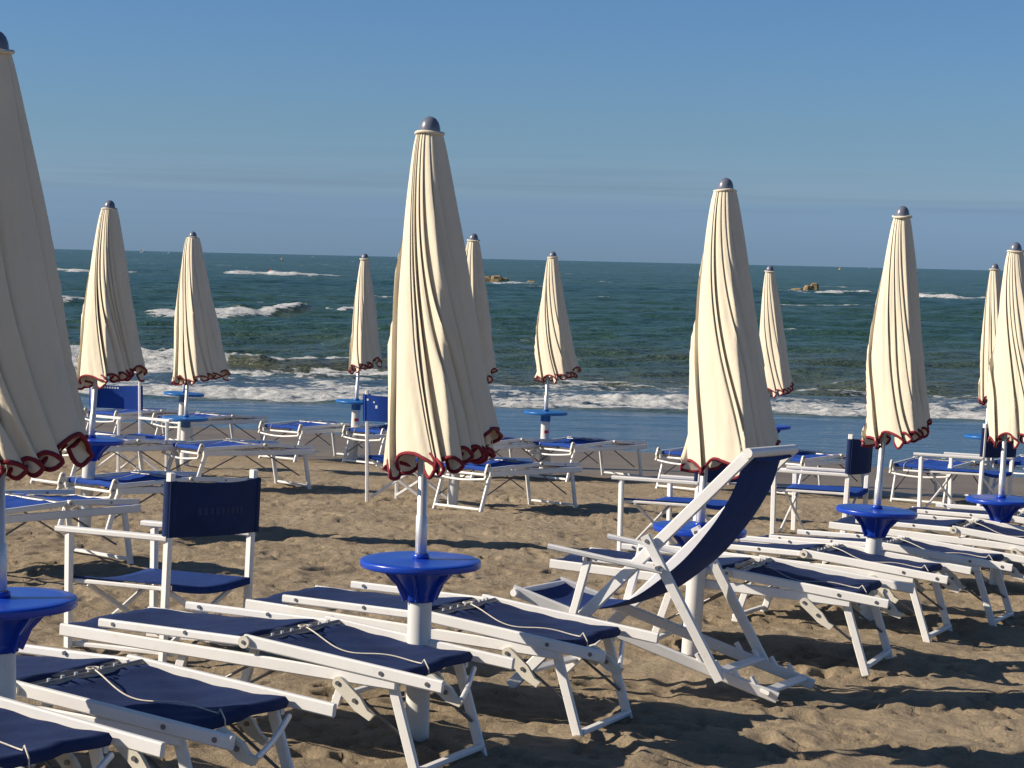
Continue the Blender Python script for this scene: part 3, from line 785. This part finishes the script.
    # nylon brackets
    def bracket(p0, p1, y, th=.018):
        q = MB(); p0 = Vector(p0); p1 = Vector(p1); d = (p1 - p0).normalized(); L_ = (p1 - p0).length
        nrm = Vector((-d.z, 0, d.x)); prof = []
        for k in range(9): a = math.pi / 2 + math.pi * k / 8; prof.append(p0 + d * (.024 * math.cos(a)) + nrm * (.024 * math.sin(a)))
        prof += [p0 + d * (L_ * .4) - nrm * .026, p0 + d * (L_ * .62) - nrm * .030, p1 - nrm * .016, p1 + nrm * .014, p1 - d * .03 + nrm * .008, p0 + d * (L_ * .55) + nrm * .024]
        n = len(prof); vs = [v + Vector((0, y - th / 2, 0)) for v in prof] + [v + Vector((0, y + th / 2, 0)) for v in prof]
        q.add(vs, [tuple(range(n)), tuple(reversed(range(n, 2 * n)))] + [(i, n + i, n + (i + 1) % n, (i + 1) % n) for i in range(n)])
        o = q.build('bracket', M_nylon, root)
        for pp in (p0, p0 + d * (L_ * .5)):
            w = MB(); w.tube(pp + Vector((0, y - th / 2 - .006, 0)), pp + Vector((0, y + th / 2 + .006, 0)), .009, 12); w.build('bolt', M_steel, o)
    if extended:
        for sy in (-1, 1): bracket((-.33, 0, zl - .055), (-.18, 0, zl - .17), sy * (hw + .024))
        bracket((.035, 0, ze + .012), (.165, 0, ze - .058), -hw + .03, .022)
        arc = [Vector((.15 - .19 * u, -hw + .04 + u * (2 * hw - .10), ze - .060 + .035 * u - .014 * math.sin(math.pi * u))) for u in np.linspace(0, 1, 15)]
    else:
        for sy in (-1, 1): bracket((.045, 0, ze + .03), (.085, 0, ze - .09), sy * (hw + .008))
        arc = [Vector((.075 + .02 * math.sin(math.pi * u), -hw + u * 2 * hw, ze - .085 - .022 * math.sin(math.pi * u))) for u in np.linspace(0, 1, 15)]
    q = MB(); q.path(arc, .0105, 10); q.build('support_bar', M_white, root)
    # cord
    xa = g1
    cp = []
    for k in range(30):
        u = k / 29
        cp.append(Vector((xa + (xc - xa) * (u * .96), (.02 if extended else -.05) - .16 * u - .05 * math.sin(5 * u), (z1 + (zc - z1) * u) + .026 - .026 * math.sin(math.pi * u) + .008 * math.sin(11 * u))))
    cp += [cp[-1] + Vector((.02, -.02, .02)), cp[-1] + Vector((.045, -.03, -.01)), cp[-1] + Vector((.05, -.03, -.06))]
    q = MB(); q.path(cp, .0028, 6); q.build('cord', M_cord, root)
    q = MB(); q.path([Vector((xa + .02 * math.cos(a), .02 + .025 * math.sin(a), z1 + .026)) for a in np.linspace(0, 6, 14)], .0035, 6)
    q.build('knot', M_cord, root)
    return root

def kids(o): return [c for c in bpy.data.objects if c.parent == o]
def copy_tree(o, parent=None):
    c = o.copy(); COL.objects.link(c); c.parent = parent
    for ch in kids(o): copy_tree(ch, c)
    return c

protos = {'ext': lounger_proto(True), 'long': lounger_proto(True, .12), 'fold': lounger_proto(False)}
used = set()
def lounger(kind, px, py, foot, yaw, label, group, dz=0.0, tilt=0.0):
    """(px,py): pixel where the named foot of the bracket end stands. foot -1/0/+1: its side (local y)."""
    o = protos[kind] if kind not in used else copy_tree(protos[kind])
    used.add(kind)
    g = ground(px, py); a = math.radians(yaw)
    lx = 0.0 if kind != 'fold' else .09
    off = Vector((math.cos(a), math.sin(a), 0)) * lx + Vector((-math.sin(a), math.cos(a), 0)) * (foot * .29)
    c = g - off
    mid = c + Vector((-math.cos(a), -math.sin(a), 0)) * .58
    q = slope_quat(mid.x, mid.y) @ Quaternion((0, 0, 1), a)
    if tilt: q = q @ Quaternion((0, 1, 0), math.radians(tilt))
    # height: mean of the sand at both ends
    d = q @ Vector((1, 0, 0))
    p1 = c; p2 = c - d * 1.15
    zz = (gz(p1.x, p1.y) + gz(p2.x, p2.y) + d.z * 1.15) / 2
    o.rotation_mode = 'QUATERNION'; o.rotation_quaternion = q
    o.location = (c.x, c.y, zz + dz + .006)
    tag(o, label, 'sun lounger', group)
    return o

G1 = 'sun loungers set out round the front umbrellas'
G2 = 'folded sun loungers standing nearer the water'
Y1 = -24
lounger('ext', 418, 777, -1, Y1, 'navy lounger whose right legs stand beside the central umbrella post, near director chair behind it', G1)
lounger('ext', 580, 739, -1, Y1, 'navy lounger behind the central umbrella post, its right legs nearest the deck chair', G1)
lounger('ext', 208, 846, -1, Y1 - 1, 'navy lounger at lower left, right of the left edge table, cord across it', G1)
lounger('ext', 0, 913, -1, Y1 - 1, 'navy lounger cut off in the bottom left corner', G1)
lounger('long', 866, 677, -1, Y1 + 2, 'shaded navy lounger directly right of the deck chair, nearest of the right hand ones', G1, .03)
lounger('ext', 928, 643, -1, Y1, 'navy lounger in front of the blue table left of the right edge one', G1)
lounger('ext', 994, 629, -1, Y1, 'navy lounger starting behind the second blue table from the right, legs near the right edge', G1)
lounger('ext', 1062, 606, -1, Y1, 'navy lounger running in front of the right edge blue table and out of frame', G1)
lounger('ext', 1108, 585, -1, Y1, 'white railed lounger right behind the right edge table post, leaving the frame', G1)
Y2 = 228
lounger('fold', 81, 534, 0, Y2, 'folded blue lounger right behind the near director chair, around a thick white post', G2)
lounger('fold', -64, 575, 0, Y2 + 4, 'folded blue lounger cut by the left edge, right behind the nearest umbrella pole', G2)
lounger('fold', 178, 489, 0, Y2 - 8, 'folded blue lounger in front of the left breaker umbrella post', G2)
lounger('fold', 167, 450, 0, Y2, 'folded blue lounger beyond the low faded table, between it and the surf', G2)
lounger('fold', 97, 444, 0, Y2, 'folded lounger seen beyond the bright blue chair legs, nearer the water', G2)
lounger('fold', 277, 460, 0, Y2 + 4, 'folded lounger standing left of the small umbrella with a red sticker, near the water', G2)
lounger('fold', 360, 464, 0, Y2, 'folded lounger at the foot of the small umbrella left of centre', G2)
lounger('fold', 457, 511, 0, Y2, 'folded lounger right below the central canopy hem, long white foot bar on sand', G2)
lounger('fold', 547, 480, 0, Y2, 'folded lounger below the thin blue table of the small umbrella right of centre', G2)
lounger('fold', 452, 478, 0, Y2, 'folded lounger mostly hidden by the central umbrella, its pale right end showing', G2)
lounger('fold', 678, 491, 0, Y2, 'folded lounger partly hidden by the hem of the umbrella over the deck chair', G2)
lounger('fold', 774, 495, 0, Y2, 'folded lounger behind the arms of the chair just right of the deck chair', G2)
lounger('fold', 917, 504, 0, Y2 + 10, 'folded lounger between the two right hand director chairs', G2)
lounger('fold', 1014, 499, 0, Y2, 'folded lounger behind the director chair at the right edge', G2)
lounger('fold', 50, 487, 0, Y2, 'folded grey lounger behind the hem of the left edge umbrella', G2)

# ------------------------------------------------------------------ director chairs
def dchair(foot, u, w, label, hb=.92, fab=None, marks=None, arm_z=.585, seat_z=.42, rails=False, panel=None):
    """foot: pixel of the near front foot; u: front->back vector; w: near side->far side vector"""
    g = ground(*foot)
    root = empty('director_chair'); u = Vector((u[0], u[1], 0)); w = Vector((w[0], w[1], 0))
    fab = fab or M_fabric
    c = g + u * .5 + w * .5
    zc = gz(c.x, c.y); root.location = (g.x, g.y, zc - (-.022 * (u + w).x * .5 - .031 * (u + w).y * .5))
    gr = (-.022, -.031)
    def P(a, b, z): 
        v = u * a + w * b; return Vector((v.x, v.y, z + v.x * gr[0] + v.y * gr[1]))
    wn = w.normalized(); un = u.normalized()
    for b_ in (0, 1):
        sgn = 1 if b_ else -1
        q = MB(); q.bar(P(.02, b_, -.03), P(.02, b_, arm_z - .014), .030, .044, wn); q.build('front_post', M_white, root)
        q = MB(); q.bar(P(.94, b_, -.03), P(.94 + .06, b_, hb), .030, .044, wn); q.build('back_post', M_white, root)
        q = MB(); q.bar(P(-.10, b_, arm_z + .004), P(.98, b_, arm_z + .000), .050, .028, wn); q.build('armrest', M_white, root)
        q = MB(); q.bar(P(.02, b_ - sgn * .05, seat_z - .02), P(.96, b_ - sgn * .05, seat_z - .02), .022, .022, wn); q.build('seat_rail', M_white, root)
        if rails: q = MB(); q.bar(P(.0, b_ - sgn * .05, .035), P(1.0, b_ - sgn * .05, .035), .022, .024, wn); q.build('foot_rail', M_white, root)
    # X legs front and rear
    for a in (.10, .88):
        q = MB()
        q.bar(P(a, .04, .03), P(a, .95, seat_z - .03), .018, .026, un); q.build('cross_leg', M_white, root)
        q = MB()
        q.bar(P(a + .06, .96, .03), P(a + .06, .05, seat_z - .03), .018, .026, un); q.build('cross_leg', M_white, root)
    # seat
    PP = []
    for i in range(13):
        a = .0 + 1.0 * i / 12; row = []
        for j in range(13):
            bb = .03 + .94 * j / 12; row.append(P(a, bb, seat_z + .004 - .030 * math.sin(math.pi * j / 12)))
        PP.append(row)
    PP = [[p - Vector((0, 0, .03)) for p in PP[0]]] + PP + [[p - Vector((0, 0, .03)) for p in PP[-1]]]
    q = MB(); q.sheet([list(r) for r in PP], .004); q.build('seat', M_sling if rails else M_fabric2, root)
    # back rest: a sleeve of cloth round the posts
    z0, z1 = (arm_z + .006 if panel is None else hb - .04 - panel), hb - .04
    if hb < .3: return root
    PP = []
    nb = 24
    for i in range(9):
        z = z0 + (z1 - z0) * i / 8; row = []
        aa = .94 + .06 * (z / hb)
        for j in range(nb + 1):
            bb = -.045 + 1.09 * j / nb
            sag = .045 * math.sin(math.pi * min(1, max(0, bb))) / u.length
            dz = -.012 * math.sin(math.pi * min(1, max(0, bb))) * (i / 8)
            front = P(aa + sag, bb, z + dz) - un * .0 + un * .022
            row.append(front)
        PP.append(row)
    q = MB(); q.sheet(PP, .004)
    for b_ in (0, 1):   # sleeves
        cs = []
        for z in (z0, z1):
            cc = P(.94 + .06 * (z / hb), b_, z)
            cs.append([cc + un * (.030 * math.cos(t)) + wn * (.024 * math.sin(t)) for t in np.linspace(0, 2 * math.pi, 13)])
        q.grid(cs)
    bk = q.build('backrest', fab, root)
    if marks:
        for (bb, zz, ww, hh, side, mt) in marks:
            q = MB(); aa = .94 + .06 * (zz / hb); ofs = (un * .022 + un * .0045) if side > 0 else (un * .022 - un * .0045)
            R2 = []
            for i in range(2):
                row = []
                for j in range(4):
                    b2 = bb + ww * j / 3; sag = .045 * math.sin(math.pi * min(1, max(0, b2))) / u.length
                    row.append(P(aa + sag, b2, zz + hh * i - .008) + ofs)
                R2.append(row)
            q.grid(R2, False); q.build('printed_mark', mt, bk)
    tag(root, label, 'director chair', 'white director chairs with blue canvas')
    return root

mk = [(.22 + .062 * k, .72, .04, .035, 1, M_emboss) for k in range(9)]
dchair((66, 651), (.54, -.20), (.345, .44), 'white director chair with dark shaded navy back, nearest the camera at left', .92, M_fabric, mk, .60, .37, True)
mk3 = [(.03, .95, .035, .018, 1, M_print), (.16, .93, .03, .016, 1, M_print), (.20, .88, .04, .03, 1, M_print)]
mk2 = [(.38 + .055 * k, .885, .036, .018, -1, M_print) for k in range(7)]
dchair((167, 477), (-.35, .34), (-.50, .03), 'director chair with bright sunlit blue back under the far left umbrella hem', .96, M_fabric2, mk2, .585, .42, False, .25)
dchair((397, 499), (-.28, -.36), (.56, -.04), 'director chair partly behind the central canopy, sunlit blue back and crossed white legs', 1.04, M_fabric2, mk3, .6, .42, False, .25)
dchair((618, 553), (.60, -.16), (.40, .34), 'director chair behind the deck chair, white arm rails lit above the sand', .90, M_fabric, None, .575)
dchair((771, 534), (.64, -.18), (.25, .50), 'director chair with upright navy back, just right of the deck chair', .92, M_fabric, None, .565)
dchair((918, 510), (.62, -.16), (.38, .34), 'director chair left of the right edge umbrella, navy back beside its pole', .92, M_fabric, None, .57)

# ------------------------------------------------------------------ deck chair
def deckchair():
    g = ground(772, 707); u = Vector((1.22, -.22, 0)) / 1.236; w = Vector((.255, .47, 0))
    o = g - u * 1.236
    root = empty('deck_chair', (o.x, o.y, gz(g.x, g.y) + .025))
    tag(root, 'white reclining deck chair with deep sling of navy cloth and armrests', 'deck chair')
    wn = w.normalized()
    gr = (-.022, -.031); e0 = u * 1.236
    def P(a, b, z):
        v = u * a + w * b; return Vector((v.x, v.y, z + (v.x - e0.x) * gr[0] + (v.y - e0.y) * gr[1]))
    def quadbar(nm, a, b, side, wi=.022, hi=.048, off=0.0):
        q = MB(); q.bar(P(a[0], side, a[1]) + wn * off, P(b[0], side, b[1]) + wn * off, wi, hi, wn); return q.build(nm, M_white, root)
    for side, s in ((0, -1), (1, 1)):
        quadbar('long_rail', (0, -.02), (1.10, 1.155), side, .024, .055)
        quadbar('base_rail', (-.01, .44), (1.25, .015), side, .024, .052, -s * .026)
        quadbar('prop', (.635, .745), (1.0, .085), side, .022, .050, s * .024)
        quadbar('armrest', (.19, .67), (.73, .585), side, .030, .024, s * .052)
        quadbar('arm_support', (.377, .64), (.30, .33), side, .020, .040, s * .028)
        # notches of the base rail
        for k in range(4):
            q = MB(); a = .90 + .085 * k; z = .44 * (1.25 - a) / 1.26 + .045
            q.bar(P(a, side, z - .02) - wn * s * .026, P(a - .03, side, z + .030) - wn * s * .026, .022, .022, wn); q.build('notch', M_white, root)
        for (a, z, ex) in ((.646, .72, .038), (.71, .60, .07), (.377, .62, .07)):
            p = P(a, side, z); q = MB(); q.tube(p, p + wn * s * ex, .010, 12); q.build('bolt', M_steel, root)
    def cross(nm, a, z, r, ex=.0, mat=M_white):
        q = MB(); q.tube(P(a, -ex, z), P(a, 1 + ex, z), r, 18); return q.build(nm, mat, root)
    cross('top_bar', 1.10, 1.155, .024, .06)
    cross('front_bar', .01, .43, .017, .02)
    def flat(nm, a, z):
        q = MB(); q.bar(P(a, 0, z), P(a, 1, z), .045, .020, u + Vector((0, 0, -.35))); q.build(nm, M_white, root)
    flat('prop_bar', .985, .125); flat('rear_bar', 1.20, .045); flat('foot_bar', .06, .055)
    # sling
    prof = [(1.112, 1.12), (1.09, 1.168), (1.07, 1.14), (1.05, 1.08), (1.02, .98), (.96, .86), (.89, .755), (.80, .64), (.70, .545), (.58, .45), (.46, .395), (.34, .37), (.22, .373), (.10, .398), (.03, .43), (-.005, .452), (-.018, .42)]
    PP = []
    # smooth the profile
    pts = []
    for i in range(len(prof) - 1):
        p0 = prof[max(i - 1, 0)]; p1 = prof[i]; p2 = prof[i + 1]; p3 = prof[min(i + 2, len(prof) - 1)]
        for k in range(4):
            t = k / 4
            pts.append(tuple(.5 * ((2 * p1[c]) + (-p0[c] + p2[c]) * t + (2 * p0[c] - 5 * p1[c] + 4 * p2[c] - p3[c]) * t * t + (-p0[c] + 3 * p1[c] - 3 * p2[c] + p3[c]) * t ** 3) for c in (0, 1)))
    pts.append(prof[-1])
    for (a, z) in pts:
        PP.append([P(a, .06 + .88 * j / 10, z - .012 * math.sin(math.pi * j / 10)) for j in range(11)])
    q = MB(); q.sheet(PP, .004); q.build('sling', M_sling, root)
deckchair()

# ------------------------------------------------------------------ render
S.render.engine = 'CYCLES'
S.cycles.max_bounces = 6
